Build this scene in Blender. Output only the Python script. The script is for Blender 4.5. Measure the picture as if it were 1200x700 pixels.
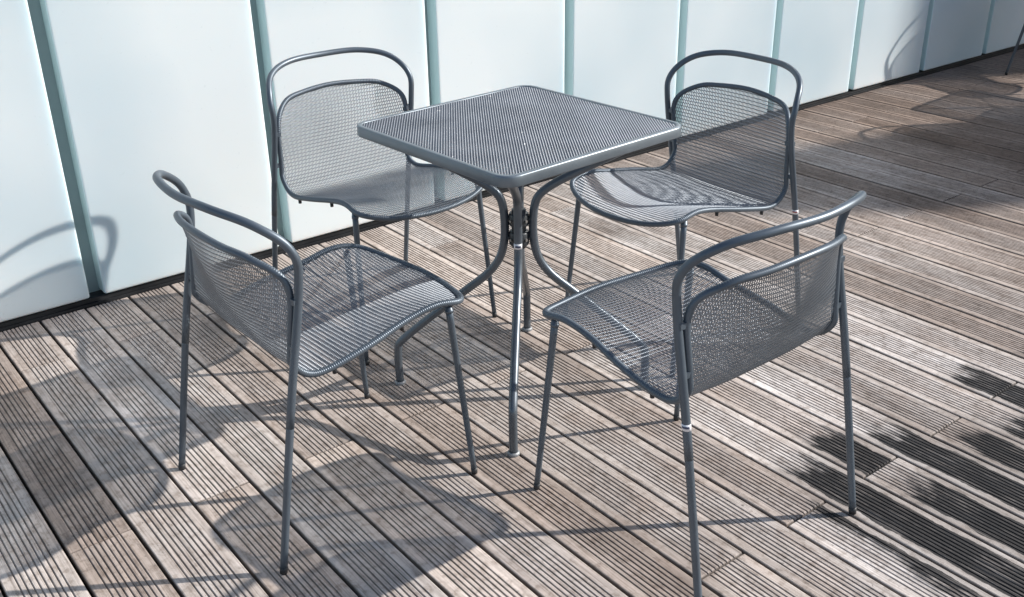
import bpy, math, random
import numpy as np
from mathutils import Matrix, Vector

random.seed(7)
rng = np.random.default_rng(7)
scene = bpy.context.scene
for o in list(bpy.data.objects):
    bpy.data.objects.remove(o)
COL = scene.collection

# ---------------------------------------------------------------- camera
# world frame: X runs along the glass wall, Y towards the wall, Z up (metres)
cam_d = bpy.data.cameras.new("camera")
cam = bpy.data.objects.new("camera", cam_d)
COL.objects.link(cam)
scene.camera = cam
F_PX, PITCH, ROLL, CAM_H, YAW = 1208.57, 0.44347, -0.01741, 1.46245, 0.657842
cp, sp, cr_, sr_ = math.cos(PITCH), math.sin(PITCH), math.cos(ROLL), math.sin(ROLL)
fwd = Vector((0, cp, -sp)); up0 = Vector((0, sp, cp)); r0 = Vector((1, 0, 0))
right = cr_ * r0 + sr_ * up0
up = -sr_ * r0 + cr_ * up0
RZ = Matrix.Rotation(-YAW, 3, 'Z')
fwd, right, up = RZ @ fwd, RZ @ right, RZ @ up
m3 = Matrix((right, up, -fwd)).transposed()
cam.matrix_world = Matrix.Translation((0, 0, CAM_H)) @ m3.to_4x4()
cam_d.sensor_width = 36.0
cam_d.lens = 36.0 * F_PX / 1200.0
cam_d.clip_start = 0.05
cam_d.clip_end = 2000

# ---------------------------------------------------------------- light
SUN_AZ, SUN_EL = 151.4, 31.2          # azimuth towards which the light travels, elevation
world = bpy.data.worlds.new("World"); scene.world = world; world.use_nodes = True
wn = world.node_tree.nodes; wl = world.node_tree.links
bg = wn["Background"]
sky = wn.new("ShaderNodeTexSky"); sky.sky_type = 'NISHITA'; sky.sun_disc = False
sky.sun_elevation = math.radians(SUN_EL)
# direction to the sun, measured from +Y clockwise
to_az = SUN_AZ + 180
dx, dy = math.cos(math.radians(to_az)), math.sin(math.radians(to_az))
sky.sun_rotation = math.atan2(dx, dy)
sky.air_density = 1.0; sky.dust_density = 1.0; sky.ozone_density = 1.0
wl.new(sky.outputs[0], bg.inputs[0]); bg.inputs[1].default_value = 0.115
sd = bpy.data.lights.new("sun", 'SUN'); sd.energy = 5.0; sd.angle = math.radians(0.53)
sd.color = (1.0, 0.955, 0.90)
sun = bpy.data.objects.new("sun", sd); COL.objects.link(sun)
dirv = Vector((-dx * math.cos(math.radians(SUN_EL)), -dy * math.cos(math.radians(SUN_EL)), -math.sin(math.radians(SUN_EL))))
sun.rotation_euler = dirv.to_track_quat('-Z', 'Y').to_euler()
sun.location = (12, -6, 9)

scene.view_settings.view_transform = 'Standard'
scene.view_settings.look = 'None'
scene.view_settings.gamma = 1.0
scene.view_settings.exposure = 0.45

# ---------------------------------------------------------------- materials
def mat(name, base, rough=0.5, metal=0.0, spec=0.5):
    m = bpy.data.materials.new(name); m.use_nodes = True
    b = m.node_tree.nodes["Principled BSDF"]
    b.inputs['Base Color'].default_value = (*base, 1)
    b.inputs['Roughness'].default_value = rough
    b.inputs['Metallic'].default_value = metal
    b.inputs['Specular IOR Level'].default_value = spec
    return m, m.node_tree.nodes, m.node_tree.links, b

def N(nodes, typ, **kw):
    n = nodes.new(typ)
    for k, v in kw.items():
        setattr(n, k, v)
    return n

def ramp(nodes, stops):
    r = nodes.new("ShaderNodeValToRGB"); e = r.color_ramp.elements
    while len(e) < len(stops): e.new(0.5)
    for el, (p, c) in zip(e, stops):
        el.position = p; el.color = (*c, 1) if len(c) == 3 else c
    return r

def mathn(nodes, links, op, a, b=None, clamp=False, c=None):
    n = nodes.new("ShaderNodeMath"); n.operation = op; n.use_clamp = clamp
    for i, v in enumerate((a, b, c)):
        if v is None: continue
        if isinstance(v, (int, float)): n.inputs[i].default_value = v
        else: links.new(v, n.inputs[i])
    return n.outputs[0]

def mixc(nodes, links, fac, a, b, blend='MIX'):
    n = nodes.new("ShaderNodeMix"); n.data_type = 'RGBA'; n.blend_type = blend
    for idx, v in ((0, fac), (6, a), (7, b)):
        if isinstance(v, (int, float)): n.inputs[idx].default_value = v
        elif isinstance(v, tuple): n.inputs[idx].default_value = (*v, 1)
        else: links.new(v, n.inputs[idx])
    return n.outputs[2]

def paint(name, base, rough=0.42, metal=0.25, dust=0.25):
    m, n, l, b = mat(name, base, rough, metal)
    tc = N(n, "ShaderNodeTexCoord")
    no = N(n, "ShaderNodeTexNoise"); no.inputs['Scale'].default_value = 9; no.inputs['Detail'].default_value = 6
    l.new(tc.outputs['Object'], no.inputs['Vector'])
    r = ramp(n, [(0.35, base), (0.75, tuple(min(1, c * (1 + dust) + 0.012) for c in base))])
    l.new(no.outputs['Fac'], r.inputs[0]); l.new(r.outputs[0], b.inputs['Base Color'])
    rr = mathn(n, l, 'MULTIPLY_ADD', no.outputs['Fac'], 0.25, c=rough - 0.1)
    l.new(rr, b.inputs['Roughness'])
    f = N(n, "ShaderNodeTexNoise"); f.inputs['Scale'].default_value = 900; f.inputs['Detail'].default_value = 2
    l.new(tc.outputs['Object'], f.inputs['Vector'])
    bu = N(n, "ShaderNodeBump"); bu.inputs['Strength'].default_value = 0.12; bu.inputs['Distance'].default_value = 0.0004
    l.new(f.outputs['Fac'], bu.inputs['Height']); l.new(bu.outputs[0], b.inputs['Normal'])
    return m

M_TUBE = paint("grey_powder_coat", (0.080, 0.101, 0.124), 0.38, 0.40)
M_MESH = paint("grey_mesh_coat", (0.185, 0.205, 0.230), 0.40, 0.72)
M_TABLE = paint("table_grey_coat", (0.145, 0.172, 0.195), 0.34, 0.45)
M_TMESH = paint("table_mesh_coat", (0.195, 0.212, 0.235), 0.42, 0.55)
M_BLACK = paint("black_plastic", (0.012, 0.013, 0.015), 0.5, 0.0, 0.3)
M_SILL = paint("black_sill_metal", (0.010, 0.011, 0.013), 0.45, 0.2, 0.5)
M_PAD = paint("worn_foot_pad", (0.22, 0.23, 0.24), 0.5, 0.3)
M_LABEL = mat("white_label", (0.75, 0.75, 0.78), 0.5)[0]
M_PRINT = mat("label_print", (0.05, 0.06, 0.11), 0.5)[0]
M_PRINTR = mat("label_print_red", (0.35, 0.08, 0.07), 0.5)[0]
M_SCREW = mat("screw_steel", (0.25, 0.24, 0.23), 0.45, 0.7)[0]

def wood():
    m, n, l, b = mat("weathered_decking", (0.3, 0.26, 0.22), 0.72, 0.0, 0.35)
    tc = N(n, "ShaderNodeTexCoord"); oi = N(n, "ShaderNodeObjectInfo"); ge = N(n, "ShaderNodeNewGeometry")
    rnd = oi.outputs['Random']
    off = N(n, "ShaderNodeCombineXYZ")
    l.new(mathn(n, l, 'MULTIPLY', rnd, 37.0), off.inputs[0])
    l.new(mathn(n, l, 'MULTIPLY', rnd, 91.0), off.inputs[1])
    add = N(n, "ShaderNodeVectorMath"); add.operation = 'ADD'
    l.new(tc.outputs['Object'], add.inputs[0]); l.new(off.outputs[0], add.inputs[1])
    P = add.outputs[0]
    def noise(scale, detail, sx, sy, vec=P, rough=0.6):
        mp = N(n, "ShaderNodeMapping"); mp.inputs['Scale'].default_value = (sx, sy, 1)
        l.new(vec, mp.inputs[0])
        t = N(n, "ShaderNodeTexNoise"); t.inputs['Scale'].default_value = scale
        t.inputs['Detail'].default_value = detail; t.inputs['Roughness'].default_value = rough
        l.new(mp.outputs[0], t.inputs['Vector']); return t.outputs['Fac']
    grain = noise(60, 6, 4.0, 0.10)
    streak = noise(26, 5, 2.6, 0.18)
    blot = noise(7.0, 5, 1.6, 0.7, rough=0.65)
    speck = noise(120, 3, 1.0, 0.55)
    # plank tone: grey, tan or brown by plank
    tone = ramp(n, [(0.0, (0.31, 0.25, 0.212)), (0.18, (0.50, 0.455, 0.42)), (0.36, (0.59, 0.51, 0.45)),
                    (0.55, (0.32, 0.265, 0.23)), (0.75, (0.68, 0.63, 0.59)), (1.0, (0.43, 0.355, 0.305))])
    l.new(rnd, tone.inputs[0])
    col = tone.outputs[0]
    # warm brown patches where the silvering is worn
    br = ramp(n, [(0.45, (0, 0, 0)), (0.72, (1, 1, 1))]); l.new(blot, br.inputs[0])
    col = mixc(n, l, mathn(n, l, 'MULTIPLY', br.outputs[0], 0.55), col, (0.41, 0.315, 0.255))
    # world-scale drift: browner, darker boards far along the wall
    sx = N(n, "ShaderNodeSeparateXYZ"); l.new(ge.outputs['Position'], sx.inputs[0])
    WX, WY = sx.outputs[0], sx.outputs[1]
    wnz = noise(1.3, 4, 1, 1, ge.outputs['Position'])
    far = mathn(n, l, 'MULTIPLY_ADD', WX, 0.55, True, -1.45)
    far = mathn(n, l, 'MULTIPLY', far, mathn(n, l, 'MULTIPLY_ADD', wnz, 1.0, True, 0.32))
    col = mixc(n, l, far, col, (0.20, 0.135, 0.098))
    # streaky grain
    gr = ramp(n, [(0.33, (0.50, 0.47, 0.45)), (0.50, (1, 1, 1)), (0.70, (1.20, 1.20, 1.21))]); l.new(grain, gr.inputs[0])
    col = mixc(n, l, 0.75, col, gr.outputs[0], 'MULTIPLY')
    st = ramp(n, [(0.36, (0.66, 0.64, 0.63)), (0.56, (1, 1, 1)), (0.8, (1.12, 1.12, 1.12))]); l.new(streak, st.inputs[0])
    col = mixc(n, l, 0.7, col, st.outputs[0], 'MULTIPLY')
    # pale worn areas and damp-dark blotches that run across neighbouring boards
    wp = noise(2.1, 5, 1.0, 0.6, ge.outputs['Position'], rough=0.62)
    pl = ramp(n, [(0.30, (0.50, 0.46, 0.43)), (0.46, (0.95, 0.94, 0.93)), (0.58, (1.06, 1.06, 1.06)), (0.70, (1.28, 1.29, 1.31))]); l.new(wp, pl.inputs[0])
    col = mixc(n, l, 0.85, col, pl.outputs[0], 'MULTIPLY')
    sp2 = ramp(n, [(0.36, (0.58, 0.54, 0.51)), (0.48, (1, 1, 1)), (0.64, (1.16, 1.16, 1.17))]); l.new(noise(45, 4, 1.0, 0.8, rough=0.7), sp2.inputs[0])
    col = mixc(n, l, 0.7, col, sp2.outputs[0], 'MULTIPLY')
    # dark mildew specks
    spk = ramp(n, [(0.30, (1, 1, 1)), (0.38, (0, 0, 0))]); l.new(speck, spk.inputs[0])
    bl2 = ramp(n, [(0.42, (0, 0, 0)), (0.62, (1, 1, 1))]); l.new(noise(3.0, 4, 1.4, 0.9), bl2.inputs[0])
    col = mixc(n, l, mathn(n, l, 'MULTIPLY', spk.outputs[0], mathn(n, l, 'MULTIPLY', bl2.outputs[0], 0.75)), col, (0.06, 0.055, 0.052))
    # darker streaks towards the facade
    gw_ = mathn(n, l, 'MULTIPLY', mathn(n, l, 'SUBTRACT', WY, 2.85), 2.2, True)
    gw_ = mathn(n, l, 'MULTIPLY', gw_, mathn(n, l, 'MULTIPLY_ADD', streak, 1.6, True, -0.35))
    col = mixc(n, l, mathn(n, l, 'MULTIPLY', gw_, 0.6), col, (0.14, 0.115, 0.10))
    # grime settled in the grooves (object space, below the board face)
    so = N(n, "ShaderNodeSeparateXYZ"); l.new(tc.outputs['Object'], so.inputs[0])
    g = mathn(n, l, 'MULTIPLY', so.outputs[2], -450.0, True)
    col = mixc(n, l, mathn(n, l, 'MULTIPLY', g, 0.55), col, (0.055, 0.047, 0.042))
    # black tar-like stain in the ribbed strip of the boards at the front right
    ax = mathn(n, l, 'ABSOLUTE', so.outputs[0])
    wob = noise(9, 4, 1.0, 1.0)
    rib = mathn(n, l, 'GREATER_THAN', mathn(n, l, 'MULTIPLY_ADD', wob, 0.035, False, 0.034), ax)
    edge = mathn(n, l, 'SUBTRACT', mathn(n, l, 'MULTIPLY_ADD', rnd, 0.40, False, 0.97), WY)
    edge = mathn(n, l, 'MULTIPLY_ADD', edge, 3.2, True)
    xin = mathn(n, l, 'MULTIPLY', mathn(n, l, 'SUBTRACT', WX, 1.60), 6.0, True)
    sn = mathn(n, l, 'ADD', mathn(n, l, 'MULTIPLY', noise(24, 5, 1.8, 0.30, rough=0.65), 0.6), mathn(n, l, 'MULTIPLY', noise(5.5, 4, 1, 1, ge.outputs['Position']), 0.4))
    mm = mathn(n, l, 'MULTIPLY', edge, xin)
    th0 = mathn(n, l, 'SUBTRACT', mathn(n, l, 'MULTIPLY_ADD', mm, 0.66, False, 0.12), sn)
    th = mathn(n, l, 'MULTIPLY', th0, 9.0, True)
    halo = mathn(n, l, 'MULTIPLY', mathn(n, l, 'ADD', th0, 0.12), 5.0, True)
    col = mixc(n, l, mathn(n, l, 'MULTIPLY', halo, 0.45), col, (0.12, 0.105, 0.095))
    dry = ramp(n, [(0.52, (1, 1, 1)), (0.70, (0.45, 0.45, 0.45))]); l.new(noise(70, 4, 3.0, 0.12, rough=0.7), dry.inputs[0])
    stain = mathn(n, l, 'MULTIPLY', mathn(n, l, 'MULTIPLY', mathn(n, l, 'MULTIPLY', th, rib), dry.outputs[0]), 0.95)
    col = mixc(n, l, stain, col, (0.010, 0.010, 0.011))
    l.new(col, b.inputs['Base Color'])
    l.new(mathn(n, l, 'MULTIPLY_ADD', stain, 0.1, False, 0.74), b.inputs['Roughness'])
    hh = mathn(n, l, 'ADD', mathn(n, l, 'MULTIPLY', grain, 0.6), mathn(n, l, 'MULTIPLY', speck, 0.4))
    bu = N(n, "ShaderNodeBump"); bu.inputs['Strength'].default_value = 0.55; bu.inputs['Distance'].default_value = 0.0012
    l.new(hh, bu.inputs['Height']); l.new(bu.outputs[0], b.inputs['Normal'])
    return m
M_WOOD = wood()

def glass():
    m, n, l, b = mat("frosted_white_glass", (0.70, 0.79, 0.82), 0.30, 0.0, 0.4)
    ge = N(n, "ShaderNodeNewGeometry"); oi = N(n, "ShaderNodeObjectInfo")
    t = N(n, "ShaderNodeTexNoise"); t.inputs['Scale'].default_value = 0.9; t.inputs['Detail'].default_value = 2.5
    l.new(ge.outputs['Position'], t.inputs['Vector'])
    r = ramp(n, [(0.34, (0.48, 0.575, 0.62)), (0.62, (0.655, 0.705, 0.72))]); l.new(t.outputs['Fac'], r.inputs[0])  # soft light and dark clouding of the panes painted into the base colour
    t2 = N(n, "ShaderNodeTexNoise"); t2.inputs['Scale'].default_value = 85; t2.inputs['Detail'].default_value = 3
    l.new(ge.outputs['Position'], t2.inputs['Vector'])
    sp_ = ramp(n, [(0.26, (1, 1, 1)), (0.31, (0, 0, 0))]); l.new(t2.outputs['Fac'], sp_.inputs[0])
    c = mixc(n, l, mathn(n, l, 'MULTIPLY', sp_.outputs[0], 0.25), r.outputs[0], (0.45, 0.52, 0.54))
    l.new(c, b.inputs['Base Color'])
    b.inputs['Subsurface Weight'].default_value = 0.8; b.inputs['Subsurface Radius'].default_value = (0.7, 0.9, 1.0); b.inputs['Subsurface Scale'].default_value = 0.05
    b.inputs['Coat Weight'].default_value = 0.25; b.inputs['Coat Roughness'].default_value = 0.18
    return m
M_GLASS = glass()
M_GEDGE = mat("glass_edge_green", (0.62, 0.77, 0.79), 0.25, 0.0, 0.5)[0]
M_BACK = mat("glass_backing_teal", (0.25, 0.32, 0.33), 0.4, 0.0, 0.5)[0]

def concrete(name, base):
    m, n, l, b = mat(name, base, 0.85)
    tc = N(n, "ShaderNodeTexCoord"); t = N(n, "ShaderNodeTexNoise"); t.inputs['Scale'].default_value = 0.7; t.inputs['Detail'].default_value = 8
    l.new(tc.outputs['Object'], t.inputs['Vector'])
    r = ramp(n, [(0.3, tuple(c * 0.75 for c in base)), (0.7, tuple(c * 1.2 for c in base))]); l.new(t.outputs['Fac'], r.inputs[0])
    l.new(r.outputs[0], b.inputs['Base Color']); return m
M_GROUND = concrete("terrace_ground", (0.20, 0.18, 0.165))
M_GAP_SHADE = concrete("gap_shade_black", (0.012, 0.011, 0.011))  # near-black, standing for the shade in the gaps between boards
M_STONE = concrete("shade_block_render", (0.35, 0.34, 0.32))

# ---------------------------------------------------------------- mesh helpers
def mesh(name, verts, faces, mats, smooth=True, fmat=None):
    me = bpy.data.meshes.new(name)
    me.from_pydata([tuple(map(float, v)) for v in verts], [], faces)
    for m in (mats if isinstance(mats, (list, tuple)) else [mats]): me.materials.append(m)
    if fmat is not None:
        me.polygons.foreach_set('material_index', fmat)
    if smooth: me.polygons.foreach_set('use_smooth', [True] * len(me.polygons))
    me.update()
    return me

def obj(name, me, parent=None, **props):
    o = bpy.data.objects.new(name, me); COL.objects.link(o)
    if parent is not None: o.parent = parent
    for k, v in props.items(): o[k] = v
    return o

def empty(name, loc, rz=0.0, **props):
    o = bpy.data.objects.new(name, None); COL.objects.link(o)
    o.empty_display_size = 0.1
    o.location = loc; o.rotation_euler = (0, 0, rz)
    for k, v in props.items(): o[k] = v
    return o

class MB:
    def __init__(s): s.v = []; s.f = []; s.m = []
    def add(s, V, Fc, mi=0):
        b = len(s.v); s.v += [tuple(x) for x in V]; s.f += [tuple(i + b for i in f) for f in Fc]; s.m += [mi] * len(Fc)
    def box(s, x0, x1, y0, y1, z0, z1, mi=0):
        V = [(x, y, z) for x in (x0, x1) for y in (y0, y1) for z in (z0, z1)]
        s.add(V, [(0, 1, 3, 2), (4, 6, 7, 5), (0, 4, 5, 1), (2, 3, 7, 6), (0, 2, 6, 4), (1, 5, 7, 3)], mi)
    def mesh(s, name, mats, smooth=True): return mesh(name, s.v, s.f, mats, smooth, s.m)

def catmull(pts, n=8, closed=False):
    pts = np.asarray(pts, float); K = len(pts); out = []
    for i in (range(K) if closed else range(K - 1)):
        g = (lambda j: pts[j % K]) if closed else (lambda j: pts[min(max(j, 0), K - 1)])
        a, b, d, e = g(i - 1), g(i), g(i + 1), g(i + 2)
        t = np.linspace(0, 1, n, endpoint=False)[:, None]
        out.append(.5 * ((2 * b) + (-a + d) * t + (2 * a - 5 * b + 4 * d - e) * t ** 2 + (-a + 3 * b - 3 * d + e) * t ** 3))
    if not closed: out.append(pts[-1:])
    return np.concatenate(out)

def smooth_curve(P, it=3, closed=False):
    P = P.copy()
    for _ in range(it):
        Q = P.copy()
        if closed: Q = .25 * np.roll(P, 1, 0) + .5 * P + .25 * np.roll(P, -1, 0)
        else: Q[1:-1] = .25 * P[:-2] + .5 * P[1:-1] + .25 * P[2:]
        P = Q
    return P

def fillet(pts, rad, n=6):
    """polyline with rounded bends"""
    pts = [np.asarray(p, float) for p in pts]; out = [pts[0]]
    for i in range(1, len(pts) - 1):
        a, b, c = pts[i - 1], pts[i], pts[i + 1]
        u = (a - b); lu = np.linalg.norm(u); u = u / lu; w = (c - b); lw = np.linalg.norm(w); w = w / lw
        r = min(rad, lu * .48, lw * .48)
        for t in np.linspace(0, 1, n):
            out.append((1 - t) ** 2 * (b + u * r) + 2 * t * (1 - t) * b + t * t * (b + w * r))
    out.append(pts[-1]); return np.array(out)

def tube(mb, P, r, sides=14, closed=False, cap=True, mi=0):
    P = np.asarray(P, float); K = len(P)
    if closed: T = np.roll(P, -1, 0) - np.roll(P, 1, 0)
    else:
        T = np.empty_like(P); T[1:-1] = P[2:] - P[:-2]; T[0] = P[1] - P[0]; T[-1] = P[-1] - P[-2]
    T /= np.linalg.norm(T, axis=1)[:, None]
    ref = np.array([0, 0, 1.0]) if abs(T[0][2]) < .9 else np.array([0, 1.0, 0])
    nrm = np.cross(T[0], ref); nrm /= np.linalg.norm(nrm)
    Ns = [nrm]
    for i in range(1, K):
        v = Ns[-1] - T[i] * (Ns[-1] @ T[i]); Ns.append(v / np.linalg.norm(v))
    Ns = np.array(Ns)
    if closed:
        # spread the residual twist
        B0 = np.cross(T[0], Ns[0]); v = Ns[-1] - T[0] * (Ns[-1] @ T[0]); ang = math.atan2(v @ B0, v @ Ns[0])
        for i in range(K):
            a = -ang * i / K; B = np.cross(T[i], Ns[i]); Ns[i] = Ns[i] * math.cos(a) + B * math.sin(a)
    Bn = np.cross(T, Ns)
    rad = np.broadcast_to(np.asarray(r, float), (K,))
    V = []
    for i in range(K):
        for s in range(sides):
            a = 2 * math.pi * s / sides
            V.append(P[i] + rad[i] * (math.cos(a) * Ns[i] + math.sin(a) * Bn[i]))
    Fc = []
    for i in range(K if closed else K - 1):
        j = (i + 1) % K
        for s in range(sides):
            s2 = (s + 1) % sides
            Fc.append((i * sides + s, i * sides + s2, j * sides + s2, j * sides + s))
    if cap and not closed:
        Fc.append(tuple(range(sides))[::-1]); Fc.append(tuple((K - 1) * sides + s for s in range(sides)))
    mb.add(V, Fc, mi)

def tube_mesh(name, P, r, m, sides=14, closed=False):
    mb = MB(); tube(mb, P, r, sides, closed); return mb.mesh(name, m)

def lattice(name, surf, inside, xr, sr, cell, row, mats, hx=0.7, hs=0.8, thick=0.001, tilt=0.0, crown=0.0004):
    """pierced sheet of staggered openings with real thickness and ridged strands.
    cell: outline (x, s) of one opening's cell, row: distance between rows; surf(x, s) -> points, normals"""
    cell = np.array(cell, float); c = len(cell)
    swd = cell[:, 0].max() * 2
    nx = int((xr[1] - xr[0]) / swd) + 2; ns = int((sr[1] - sr[0]) / row) + 2
    X = []; S = []
    for j in range(ns):
        x = (np.arange(nx) - nx // 2) * swd + (j % 2) * swd / 2 + (xr[0] + xr[1]) / 2
        X.append(x); S.append(np.full(nx, sr[0] + j * row))
    X = np.concatenate(X); S = np.concatenate(S)
    k = inside(X, S); X = X[k]; S = S[k]; n = len(X)
    inn = cell * [hx, hs]
    px = np.concatenate([X[:, None] + cell[:, 0], X[:, None] + inn[:, 0]], 1)
    ps = np.concatenate([S[:, None] + cell[:, 1], S[:, None] + inn[:, 1]], 1)
    P, Nr = surf(px.ravel(), ps.ravel())
    t_out = np.full(c, crown); t_in = -crown - tilt * np.sign(np.round(cell[:, 1] / row, 2))
    t = np.tile(np.concatenate([t_out, t_in]), n)[:, None]
    P = P + Nr * (0.0007 * np.sin(px.ravel() * 31 + 1.3) * np.cos(ps.ravel() * 23))[:, None]
    top = P + Nr * (thick / 2 + t); bot = P - Nr * (thick / 2 - np.minimum(t, 0) * 0.5)
    V = np.concatenate([top, bot]); MM = n * 2 * c
    base = np.arange(n) * 2 * c; quads = []
    for i in range(c):
        j = (i + 1) % c
        quads.append(np.stack([base + i, base + j, base + c + j, base + c + i], 1))
        quads.append(np.stack([MM + base + i, MM + base + c + i, MM + base + c + j, MM + base + j], 1))
        quads.append(np.stack([base + c + i, base + c + j, MM + base + c + j, MM + base + c + i], 1))
    Fc = np.concatenate(quads)
    me = bpy.data.meshes.new(name)
    me.vertices.add(len(V)); me.vertices.foreach_set('co', V.astype(np.float32).ravel())
    me.loops.add(Fc.size); me.loops.foreach_set('vertex_index', Fc.astype(np.int32).ravel())
    me.polygons.add(len(Fc)); me.polygons.foreach_set('loop_start', np.arange(len(Fc), dtype=np.int32) * 4)
    me.update(calc_edges=True); me.validate()
    me.materials.append(mats)
    return me
def slit(w, row, point):
    """tall six-sided opening; rows interlock like bricks"""
    h = row / 2
    return [(0, -h - point / 2), (w / 2, -h + point / 2), (w / 2, h - point / 2), (0, h + point / 2), (-w / 2, h - point / 2), (-w / 2, -h + point / 2)]

# ================================================================ SETTING
# ground sheet and near-black sheet that paints the shade seen in the board gaps
def sheet(name, x0, x1, y0, y1, z, m, **p):
    me = mesh(name, [(x0, y0, z), (x1, y0, z), (x1, y1, z), (x0, y1, z)], [(0, 1, 2, 3)], m, False)
    return obj(name, me, None, kind='structure', **p)
sheet('ground', -400, 400, -400, 400, -0.16, M_GROUND)
sheet('gap_shade_sheet', -2.2, 9.6, -2.6, 3.42, -0.075, M_GAP_SHADE)

# ---- deck boards: each plank its own object, ribbed section as real geometry
PITCH_B, OFF_B, GAP_B = 0.143725, 0.61598, 0.0068
DECK_END = 3.283
def plank_mesh(L, seed):
    w = (PITCH_B - GAP_B) / 2; e = 0.003; gp = 0.0118; gw = 0.0017; gd = 0.0026
    prof = [(-w, -0.024), (-w, -e), (-w + e * .3, -e * .3), (-w + e, 0)]
    for k in range(8):
        c = (k - 3.5) * gp
        prof += [(c - gw - .0009, 0), (c - gw, -.0007), (c - gw * .5, -gd), (c + gw * .5, -gd), (c + gw, -.0007), (c + gw + .0009, 0)]
    prof += [(w - e, 0), (w - e * .3, -e * .3), (w, -e), (w, -0.024)]
    K = len(prof)
    # chamfered ends: the last ring drops slightly
    ys = [-L / 2, -L / 2 + .003, L / 2 - .003, L / 2]; dz = [-.0025, 0, 0, -.0025]
    V = [(x, y, z + (d if z > -.02 else 0)) for y, d in zip(ys, dz) for x, z in prof]
    Fc = []
    for r in range(3):
        for i in range(K - 1):
            Fc.append((r * K + i, (r + 1) * K + i, (r + 1) * K + i + 1, r * K + i + 1))
    Fc.append(tuple(range(K))); Fc.append(tuple(3 * K + i for i in range(K))[::-1])
    return mesh('plank', V, Fc, M_WOOD, False)
deck = empty('deck', (0, 0, 0), kind='structure')
cache = {}
random.seed(11)
for k in range(-15, 60):
    xc = OFF_B + (k + .5) * PITCH_B
    if k % 2: ends = [DECK_END, 2.972, 1.1065, -0.76, -2.5]
    else: ends = [DECK_END, 2.0345, 0.17, -1.70, -2.5]
    for a, b in zip(ends[:-1], ends[1:]):
        L = round(a - b - 0.0032, 4)
        if L not in cache: cache[L] = plank_mesh(L, 0)
        o = obj('plank', cache[L], deck)
        o.location = (xc + random.uniform(-.0004, .0004), (a + b) / 2, random.uniform(-.0012, .0006))
        o.rotation_euler = (0, random.uniform(-.003, .003), random.uniform(-.0004, .0004))

# ---- frosted glass wall
WALL_Y = 3.288
wall = empty('frosted_glass_wall', (0, 0, 0), label='pale frosted glass facade of tall upright panes standing behind the deck', category='wall')
J0, JP, JG = 0.785, 0.6863, 0.047
H_W = 2.7
def pane_mesh(x0, x1):
    """box with softly rounded front edges; side returns take the green glass edge"""
    d = 0.060; r = 0.006
    sec = [(x0, WALL_Y + d)]
    for t in np.linspace(0, math.pi / 2, 5):
        sec.append((x0 + r - r * math.cos(t), WALL_Y + r - r * math.sin(t)))
    for t in np.linspace(math.pi / 2, 0, 5):
        sec.append((x1 - r + r * math.cos(t), WALL_Y + r - r * math.sin(t)))
    sec.append((x1, WALL_Y + d))
    K = len(sec); zs = [0.027, 0.031, H_W]
    V = []
    for zi, z in enumerate(zs):
        for (x, y) in sec:
            if zi == 0:
                x = x + (0.003 if x < (x0 + x1) / 2 else -0.003); y = y + .002
            V.append((x, y, z))
    Fc = []; fm = []
    for zi in range(2):
        for i in range(K - 1):
            Fc.append((zi * K + i, zi * K + i + 1, (zi + 1) * K + i + 1, (zi + 1) * K + i))
            fm.append(1 if (i < 3 or i > K - 5) else 0)
    Fc.append(tuple(range(K))[::-1]); fm.append(0)
    Fc.append(tuple(2 * K + i for i in range(K))); fm.append(0)
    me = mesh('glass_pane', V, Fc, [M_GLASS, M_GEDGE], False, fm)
    return me
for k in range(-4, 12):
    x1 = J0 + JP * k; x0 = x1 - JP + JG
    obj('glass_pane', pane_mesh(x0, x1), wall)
mb = MB(); mb.box(-3.2, 9.0, WALL_Y + .060, WALL_Y + .085, 0.02, H_W)
obj('backing_panel', mb.mesh('backing_panel', M_BACK, False), wall)
mb = MB()
mb.box(-3.2, 9.0, WALL_Y + .012, WALL_Y + .12, -0.07, 0.0195)
mb.box(-3.2, 9.0, WALL_Y - .001, WALL_Y + .004, -0.06, 0.006)
mb.box(-3.2, 9.0, WALL_Y + .004, WALL_Y + .012, -0.06, -0.004)
obj('sill_channel', mb.mesh('sill_channel', M_SILL, False), wall)
mb = MB(); mb.box(-3.2, 9.0, WALL_Y - .012, WALL_Y + .13, H_W + .002, H_W + .06)
obj('capping', mb.mesh('capping', M_TABLE, False), wall)

# ================================================================ CHAIRS
RAIL = np.array([[0.2557, -0.316, 0.], [0.2485, -0.248, 0.38], [0.243, -0.1987, 0.6243], [0.2432, -0.2056, 0.7081],
                 [0.2066, -0.2576, 0.7617], [0.1221, -0.3032, 0.7836], [0., -0.3195, 0.7854]])
RIM = np.array([[0., -0.2891, 0.6969], [0.095, -0.280, 0.6915], [0.1700, -0.2550, 0.6800], [0.2240, -0.2110, 0.6300],
                [0.2240, -0.2205, 0.5055], [0.2240, -0.2210, 0.4564], [0.2240, -0.1694, 0.4175], [0.2285, -0.0544, 0.4370],
                [0.2170, 0.062, 0.4600], [0.2200, 0.1406, 0.4720], [0.2140, 0.2125, 0.4585], [0.1289, 0.2559, 0.4403],
                [0., 0.2748, 0.4349]])
FLEG = np.array([[0.2388, 0.2162, 0.], [0.2135, 0.178, 0.4600]])
def mirror(h):
    m = h.copy(); m[:, 0] *= -1
    return np.concatenate([h, m[-2::-1]])
RAILC = smooth_curve(catmull(mirror(RAIL), 10), 2)
_m = RIM.copy(); _m[:, 0] *= -1
RIMC = smooth_curve(catmull(np.concatenate([RIM, _m[-2:0:-1]]), 10, True), 3, True)

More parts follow.
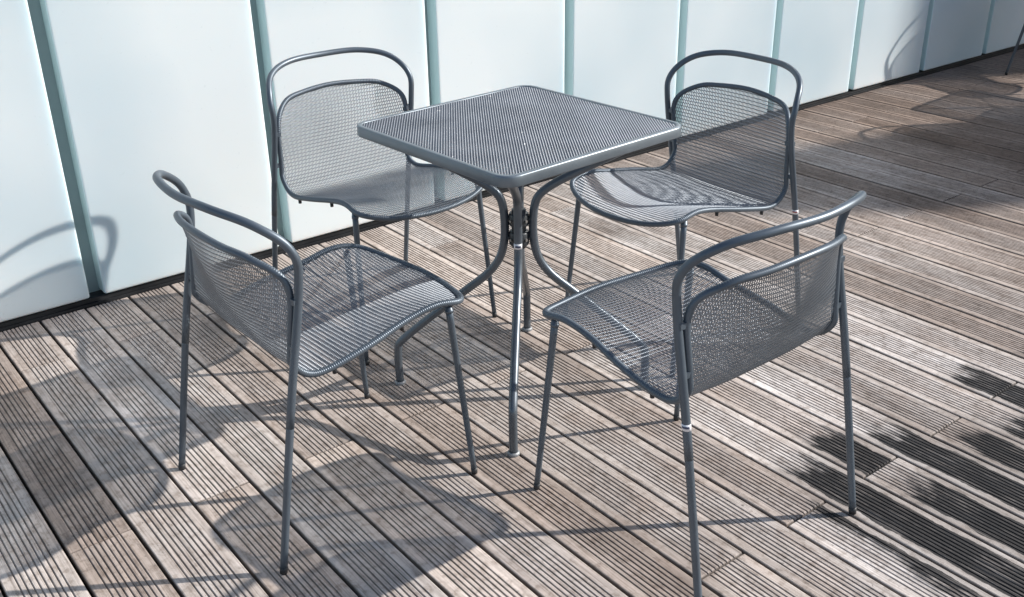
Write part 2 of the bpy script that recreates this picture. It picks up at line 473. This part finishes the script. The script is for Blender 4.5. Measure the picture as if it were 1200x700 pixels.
# centre-line profile of the shell (y, z), parametrised by arc length
PROF = catmull([(-0.292, 0.712), (-0.288, 0.697), (-0.277, 0.62), (-0.250, 0.53), (-0.220, 0.455), (-0.208, 0.428), (-0.186, 0.413), (-0.150, 0.412), (-0.08, 0.419),
                (0.0, 0.430), (0.09, 0.441), (0.17, 0.446), (0.235, 0.442), (0.2754, 0.4344), (0.29, 0.430)], 12)
SL = np.concatenate([[0], np.cumsum(np.linalg.norm(np.diff(PROF, axis=0), axis=1))])
PT = np.gradient(PROF, axis=0); PT /= np.linalg.norm(PT, axis=1)[:, None]
PN = np.stack([-PT[:, 1], PT[:, 0]], 1)      # towards front / up
# map rim points onto the profile
half = RIMC[:len(RIMC) // 2 + 1]
rs, rd = [], []
last = 0
for p in half:
    d = np.linalg.norm(PROF - p[1:], axis=1)
    # keep the walk monotone
    lo = max(0, last - 2); hi = min(len(PROF), last + 30)
    # intersection along normal is better than nearest: use nearest within the window
    i = lo + int(np.argmin(d[lo:hi])); last = max(i, last)
    rs.append(SL[i]); rd.append((p[1:] - PROF[i]) @ PN[i])
rs = np.array(rs); rd = np.array(rd); rx = half[:, 0]
rs = np.maximum.accumulate(rs)
kk = rx > 0.12
ks, kv = rs[kk], rd[kk] / rx[kk] ** 2
o_ = np.argsort(ks, kind='stable'); ks, kv = ks[o_], kv[o_]
KS = np.linspace(0, SL[-1], 90); KV = np.interp(KS, ks, kv)
for _ in range(4): KV[1:-1] = .25 * KV[:-2] + .5 * KV[1:-1] + .25 * KV[2:]
def shell(x, s):
    y = np.interp(s, SL, PROF[:, 0]); z = np.interp(s, SL, PROF[:, 1])
    ny = np.interp(s, SL, PN[:, 0]); nz = np.interp(s, SL, PN[:, 1])
    l = np.hypot(ny, nz); ny /= l; nz /= l
    k = np.interp(s, KS, KV); d = k * x * x
    P = np.stack([x, y + ny * d, z + nz * d], 1)
    Nn = np.stack([-2 * k * x, ny, nz], 1); Nn /= np.linalg.norm(Nn, axis=1)[:, None]
    return P, Nn
# outline in (x, s)
out_s = np.concatenate([rs, rs[-2:0:-1]]); out_x = np.concatenate([rx, -rx[-2:0:-1]])
def pip(px, py, vx, vy):
    ins = np.zeros(len(px), bool); j = len(vx) - 1
    for i in range(len(vx)):
        c = ((vy[i] > py) != (vy[j] > py))
        with np.errstate(divide='ignore', invalid='ignore'):
            xx = (vx[j] - vx[i]) * (py - vy[i]) / (vy[j] - vy[i]) + vx[i]
        ins ^= c & (px < xx); j = i
    return ins
ME_SHELL = lattice('seat_mesh', shell, lambda x, s: pip(x, s, out_x, out_s), (-.24, .24), (0, SL[-1]),
                   slit(0.0050, 0.0105, 0.0026), 0.0105, M_MESH, hx=0.59, hs=0.79, thick=0.0009, crown=0.00032)

def cut(curve, z0, z1):
    k = (curve[:, 2] >= z0) & (curve[:, 2] <= z1); return curve[k]
hl = len(RAILC) // 2
halfrail = RAILC[:hl + 1]
def at_z(z):
    return np.array([np.interp(z, halfrail[:, 2], halfrail[:, i]) for i in range(3)])
ZS = 0.335
low = np.array([at_z(z) for z in np.linspace(0.012, ZS + .02, 14)])
upp = np.concatenate([[at_z(ZS)], halfrail[halfrail[:, 2] > ZS + .01]])
full = np.concatenate([upp, (upp * [-1, 1, 1])[-2::-1]])
ME_BACK = tube_mesh('back_frame', full, 0.0088, M_TUBE, 16)
def sgn(P, s): return np.asarray(P) * [s, 1, 1]
def rear_leg(s):
    mb = MB(); P = sgn(low, s); tube(mb, P, np.linspace(.0082, .0085, len(P)), 14)
    return mb.mesh('leg', M_TUBE)
def front_leg(s):
    mb = MB(); a, b = sgn(FLEG[0], s), sgn(FLEG[1], s)
    t = np.linspace(.012 / .4575, 0.992, 12)[:, None]; tube(mb, a + (b - a) * t, np.linspace(.0070, .0086, 12), 14)
    u = (b - a) / np.linalg.norm(b - a)
    tube(mb, [b - u * .020, b - u * .012], .0098, 14)
    return mb.mesh('leg', M_TUBE)
def cap_mesh(P0, P1, r):
    mb = MB(); tube(mb, [P0, (np.array(P0) + np.array(P1)) / 2, P1], [r * .92, r, r], 14); return mb.mesh('foot_cap', M_BLACK)
def rim_mesh():
    """tube whose upper / front side carries the ribs of the mesh wrapped round it"""
    C = np.concatenate([RIMC, RIMC[:1]]); L = np.concatenate([[0], np.cumsum(np.linalg.norm(np.diff(C, axis=0), axis=1))])
    n = int(L[-1] / 0.0050) * 4
    t = np.linspace(0, L[-1], n, endpoint=False)
    P = np.stack([np.interp(t, L, C[:, i]) for i in range(3)], 1)
    P = smooth_curve(P, 6, True)
    mb = MB(); S = 12; tube(mb, P, 0.0074, S, True)
    V = np.array(mb.v).reshape(n, S, 3); D = (V - P[:, None]) / 0.0074
    d = np.linalg.norm(PROF[None] - P[:, None, 1:], axis=2).argmin(1)
    sn = np.stack([-P[:, 0] * 1.2, PN[d, 0], PN[d, 1]], 1); sn /= np.linalg.norm(sn, axis=1)[:, None]
    w = np.clip(((D * sn[:, None]).sum(2) + .15) * 1.5, 0, 1)
    rib = np.array([0, .5, 1, .5])[np.arange(n) % 4][:, None]
    mb.v = [tuple(v) for v in (P[:, None] + D * (0.0072 + 0.0013 * w * rib)[..., None]).reshape(-1, 3)]
    return mb.mesh('seat_rim', M_RIM)
M_RIM = M_TUBE
ME_RIM = rim_mesh()
ME_LEGS = {('rear', s): rear_leg(s) for s in (1, -1)}; ME_LEGS.update({('front', s): front_leg(s) for s in (1, -1)})
ME_CAPS = {}
for s in (1, -1):
    ME_CAPS[('rear', s)] = cap_mesh(sgn(at_z(0.0005), s), sgn(at_z(.016), s), .0088)
    a, b = sgn(FLEG[0], s), sgn(FLEG[1], s)
    ME_CAPS[('front', s)] = cap_mesh(a + (b - a) * .001, a + (b - a) * .035, .0078)
def peg_mesh(s, y):
    i = int(np.argmin(np.abs(half[:, 1] - y) + (half[:, 2] > .5) * 9)); p = half[i] * [s, 1, 1]
    mb = MB(); tube(mb, [p - [0.004 * s, 0, .005], p - [0.004 * s, 0, .0185]], [.0052, .0048], 10); return mb.mesh('stacking_peg', M_BLACK)
ME_PEGS = [peg_mesh(s, y) for s in (1, -1) for y in (-.13, .055)]
def tab_mesh(s, z):
    a = at_z(z) * [s, 1, 1]
    i = int(np.argmin(np.abs(half[:, 2] - z) + (half[:, 1] > -.15) * 9 + (half[:, 0] < .15) * 9)); b = half[i] * [s, 1, 1]
    mb = MB(); c = (a + b) / 2; e = np.abs(a - b) / 2 + .004
    mb.box(c[0] - e[0], c[0] + e[0], c[1] - e[1], c[1] + e[1], z - .006, z + .006); return mb.mesh('bracket', M_TUBE, False)
ME_TABS = [tab_mesh(s, z) for s in (1, -1) for z in (.50, .60)]

def band(P0, P1, r, a0, a1, m, name, n=10):
    """curved sticker wrapped round a tube; angles in the local XY plane"""
    P0, P1 = np.array(P0, float), np.array(P1, float); V = []
    for P in (P0, P1):
        for rr in (r, r - .0004):
            for a in np.linspace(a0, a1, n): V.append(P + [rr * math.cos(a), rr * math.sin(a), 0])
    Fc = []
    for i in range(n - 1):
        Fc.append((i, i + 1, 2 * n + i + 1, 2 * n + i)); Fc.append((n + i, 3 * n + i, 3 * n + i + 1, n + i + 1))
        Fc.append((i, n + i, n + i + 1, i + 1)); Fc.append((2 * n + i, 2 * n + i + 1, 3 * n + i + 1, 3 * n + i))
    return mesh(name, V, Fc, m)

def make_chair(sticker=None, **props):
    t = empty('chair', (0, 0, 0), **props)
    obj('back_frame', ME_BACK, t)
    rim = obj('seat_rim', ME_RIM, t)
    obj('seat_mesh', ME_SHELL, t)
    for key, me in ME_LEGS.items():
        lg = obj('leg', me, t); obj('foot_cap', ME_CAPS[key], lg)
    for me in ME_PEGS: obj('stacking_peg', me, rim)
    for me in ME_TABS: obj('bracket', me, t)
    return t
def copy_tree(o, parent=None):
    c = o.copy(); COL.objects.link(c); c.parent = parent
    for ch in list(o.children): copy_tree(ch, c)
    return c
GROUP_C = 'grey mesh chairs around the square tables'
CH = [
 ((0.9753, 1.9448), -1.5338, 'grey mesh chair left of the table, the leftmost of the four in full view'),
 ((1.5131, 2.5754), 3.1621, 'grey metal mesh chair standing between the table and the glass wall'),
 ((2.134, 1.9726), 1.549, 'grey metal mesh chair on the far right side of the table, sunlight striping its seat'),
 ((1.5161, 1.3545), 0.0039, 'grey metal mesh chair nearest the camera, its back facing the stained boards'),
 ((6.266, 2.665), math.pi, 'grey metal chair at the far right edge, only one leg showing on the deck'),
 ((5.74, 2.03), -1.53, 'grey metal chair on the left side of the distant second table'),
 ((6.90, 2.02), 1.57, 'grey metal chair on the right side of the distant second table'),
 ((6.29, 1.44), 0.02, 'grey metal chair on the front side of the distant second table')]
first = None
chairs = []
for (xy, rz, lab) in CH:
    if first is None: first = make_chair(); c = first
    else: c = copy_tree(first)
    c.location = (xy[0], xy[1], 0); c.rotation_euler = (0, 0, rz)
    c['label'] = lab; c['category'] = 'chair'; c['group'] = GROUP_C
    chairs.append(c)

def sticker(chair, side, z, print_m, rz, a_c):
    a_c = a_c - rz
    p0, p1 = sgn([at_z(z), at_z(z + .013)], side)
    st = obj('sticker', band(p0, p1, .0095, a_c - 1.35, a_c + 1.35, M_LABEL, 'sticker'), chair)
    q0, q1 = sgn([at_z(z + .005), at_z(z + .0095)], side)
    obj('printing', band(q0, q1, .0099, a_c - .9, a_c + .7, print_m, 'printing', 6), st)
sticker(chairs[3], -1, .397, M_PRINT, 0.0039, math.radians(-140))
sticker(chairs[2], -1, .385, M_PRINTR, 1.549, math.radians(-140))

# ================================================================ TABLES
TS, TR, TZ = 0.30, 0.045, 0.7512
def rsq(h, r, n=8):
    """rounded square outline"""
    P = []
    for q, (sx, sy) in enumerate(((1, 1), (-1, 1), (-1, -1), (1, -1))):
        for t in np.linspace(0, math.pi / 2, n):
            a = q * math.pi / 2 + t
            P.append((sx * (h - r) + r * math.cos(a), sy * (h - r) + r * math.sin(a)))
    return np.array(P)
def table_edge():
    # section: (inset from outer edge, z)
    sec = [(0.0015, -.0265), (0.0, -.024), (0.0, -.004), (0.0012, -.0012), (.004, 0), (.0125, 0), (.0145, -.0015), (.0145, -.0045), (.0030, -.0050), (.0030, -.0265)]
    V = []; K = len(sec); ring = None
    for ins, z in sec:
        P = rsq(TS - ins, TR - min(ins, .03)); ring = len(P)
        V += [(x, y, TZ + z) for x, y in P]
    Fc = []
    for k in range(K):
        k2 = (k + 1) % K
        for i in range(ring):
            j = (i + 1) % ring
            Fc.append((k * ring + i, k * ring + j, k2 * ring + j, k2 * ring + i))
    return mesh('table_edge', V, Fc, M_TABLE)
inner = rsq(TS - .0115, TR - .0115)
ME_TMESH = lattice('table_mesh', lambda x, s: (np.stack([x, s, np.full_like(x, TZ - .0022)], 1), np.tile([0, 0, 1.0], (len(x), 1))),
                   lambda x, s: pip(x, s, inner[:, 0], inner[:, 1]), (-TS, TS), (-TS, TS), [(0, -.0051), (.0040, 0), (0, .0051), (-.0040, 0)], 0.0051, M_TMESH,
                   hx=0.72, hs=0.75, thick=0.0009, tilt=0.0002, crown=0.00050)
LEGP = [(.3420, .008), (.3415, .105), (.318, .148), (.160, .281), (.075, .353), (.0405, .425), (.0400, .530), (.068, .580), (.160, .633), (.285, .695), (.345, .7235)]
def make_table():
    t = empty('table', (0, 0, 0))
    obj('table_edge', table_edge(), t)
    obj('table_mesh', ME_TMESH, t)
    legs = []
    for q in range(4):
        a = math.radians(45 + 90 * q); c, s = math.cos(a), math.sin(a)
        pts = [(c * r, s * r, z) for r, z in LEGP]
        P = smooth_curve(catmull([pts[0], pts[1], pts[2], pts[3], pts[4], pts[5], pts[6], pts[7], pts[8], pts[9], pts[10]], 8), 3)
        lg = obj('leg', tube_mesh('leg', P, .0112, M_TUBE2, 16), t); legs.append(lg)
        mb = MB(); tube(mb, [(pts[0][0], pts[0][1], .0005), (pts[0][0], pts[0][1], .006), (pts[0][0], pts[0][1], .009)], [.016, .016, .0125], 18)
        obj('foot_pad', mb.mesh('foot_pad', M_PAD, False), lg)
    # clamp collar in the middle
    mb = MB()
    tube(mb, [(0, 0, .428), (0, 0, .432), (0, 0, .462), (0, 0, .466)], [.024, .0265, .0265, .024], 24)
    tube(mb, [(0, 0, .482), (0, 0, .486), (0, 0, .512), (0, 0, .516)], [.024, .0265, .0265, .024], 24)
    tube(mb, [(0, 0, .42), (0, 0, .525)], .019, 20)
    col = obj('collar', mb.mesh('collar', M_COLLAR), t)
    for q in range(4):
        a = math.radians(45 + 90 * q); c, s = math.cos(a), math.sin(a)
        for z in (.447, .499):
            mb = MB(); tube(mb, [(c * .024, s * .024, z), (c * .031, s * .031, z)], .0075, 8); obj('lug', mb.mesh('lug', M_COLLAR), col)
        a = math.radians(90 * q); c, s = math.cos(a), math.sin(a)
        for z in (.447, .499):
            mb = MB(); tube(mb, [(c * .025, s * .025, z), (c * .0305, s * .0305, z)], .0042, 6); obj('bolt', mb.mesh('bolt', M_SCREW, False), col)
    # corner plates below the top that carry the legs
    mb = MB()
    for q in range(2):
        a = math.radians(45 + 90 * q); c, s = math.cos(a), math.sin(a)
        P = [(c * r, s * r, .7265 - .004 * q) for r in (-.375, .375)]
        tube(mb, P, .0035, 8)
    obj('under_brace', mb.mesh('under_brace', M_TUBE), t)
    return t, legs
M_COLLAR = paint("dark_collar", (0.03, 0.035, 0.04), 0.4, 0.2)
M_TUBE2 = paint("table_leg_coat", (0.09, 0.108, 0.128), 0.30, 0.5)
def specks(m):
    n, l = m.node_tree.nodes, m.node_tree.links; b = n['Principled BSDF']
    tc = [x for x in n if x.type == 'TEX_COORD'][0]
    v = N(n, "ShaderNodeTexVoronoi"); v.inputs['Scale'].default_value = 17
    l.new(tc.outputs['Object'], v.inputs['Vector'])
    a = mathn(n, l, 'LESS_THAN', v.outputs['Distance'], 0.075)
    t = N(n, "ShaderNodeTexNoise"); t.inputs['Scale'].default_value = 5
    l.new(tc.outputs['Object'], t.inputs['Vector'])
    a = mathn(n, l, 'MULTIPLY', a, mathn(n, l, 'GREATER_THAN', t.outputs['Fac'], 0.53))
    src = b.inputs['Base Color'].links[0].from_socket
    l.new(mixc(n, l, mathn(n, l, 'MULTIPLY', a, 0.8), src, (0.62, 0.63, 0.62)), b.inputs['Base Color'])
specks(M_TMESH)
TROT = math.radians(3.26)
table, tlegs = make_table()
table.location = (1.5519, 1.9737, 0); table.rotation_euler = (0, 0, TROT)
table['label'] = 'small square grey table with perforated metal top and four bent legs between the four chairs'
table['category'] = 'table'; table['group'] = 'square grey bistro tables'
table2 = copy_tree(table); table2.location = (6.31, 2.05, 0)
table2['label'] = 'matching square grey table of the second seating group, off to the right'
# label on the near leg (leg towards the camera: local 225 degrees)
a = math.radians(225); cx, cy = .0402 * math.cos(a), .0402 * math.sin(a)
ac = math.radians(232) - TROT
st = obj('sticker', band((cx, cy, .433), (cx, cy, .448), .0118, ac - 1.3, ac + 1.0, M_LABEL, 'sticker'), table)
obj('printing', band((cx, cy, .438), (cx, cy, .443), .0122, ac - .7, ac + .6, M_PRINT, 'printing', 6), st)

# ================================================================ ADDED UNSEEN BLOCK (casts the wide soft shade on the far right)
def block():
    b = empty('added_shade_block', (18.55, -3.88, 0), math.radians(61.4), label='tall plain unseen block, added beyond the deck to shade the far panes', category='building')
    mb = MB(); mb.box(0, 7, -6, 0, -.16, 14.0)
    obj('wall', mb.mesh('wall', M_STONE, False), b)
    mb = MB(); mb.box(-.15, 7.15, -6.15, .15, 14.002, 14.25)
    obj('block_top', mb.mesh('block_top', M_STONE, False), b)
    for fl in range(4):
        for k in range(3):
            mb = MB(); mb.box(.9 + k * 2.1, 2.1 + k * 2.1, 0.003, .05, 1.2 + fl * 3.2, 2.9 + fl * 3.2)
            obj('window', mb.mesh('window', M_BACK, False), b)
def shade_slab():
    # unseen slab added between deck and sun, cut to the wanted shade outline
    sh = 14.0; ox, oy, z = sh * dx, sh * dy, sh * math.tan(math.radians(SUN_EL))
    n_b = bpy.data.objects['added_shade_block']
    poly = [(3.3, 2.98), (5.0, 2.52), (7.6, 1.82), (7.6, 0.3), (5.2, 1.15), (3.9, 1.85), (3.3, 2.35)]
    V = [(x + ox, y + oy, z) for x, y in poly] + [(x + ox, y + oy, z + .18) for x, y in poly]
    K = len(poly)
    Fc = [tuple(range(K)), tuple(range(K, 2 * K))[::-1]] + [(i, i + K, (i + 1) % K + K, (i + 1) % K) for i in range(K)]
    o = obj('shade_slab', mesh('shade_slab', V, Fc, M_STONE, False), n_b)
    o.matrix_parent_inverse = (Matrix.Translation(n_b.location) @ Matrix.Rotation(n_b.rotation_euler[2], 4, 'Z')).inverted()
block()
shade_slab()
print('objects', len(bpy.data.objects))
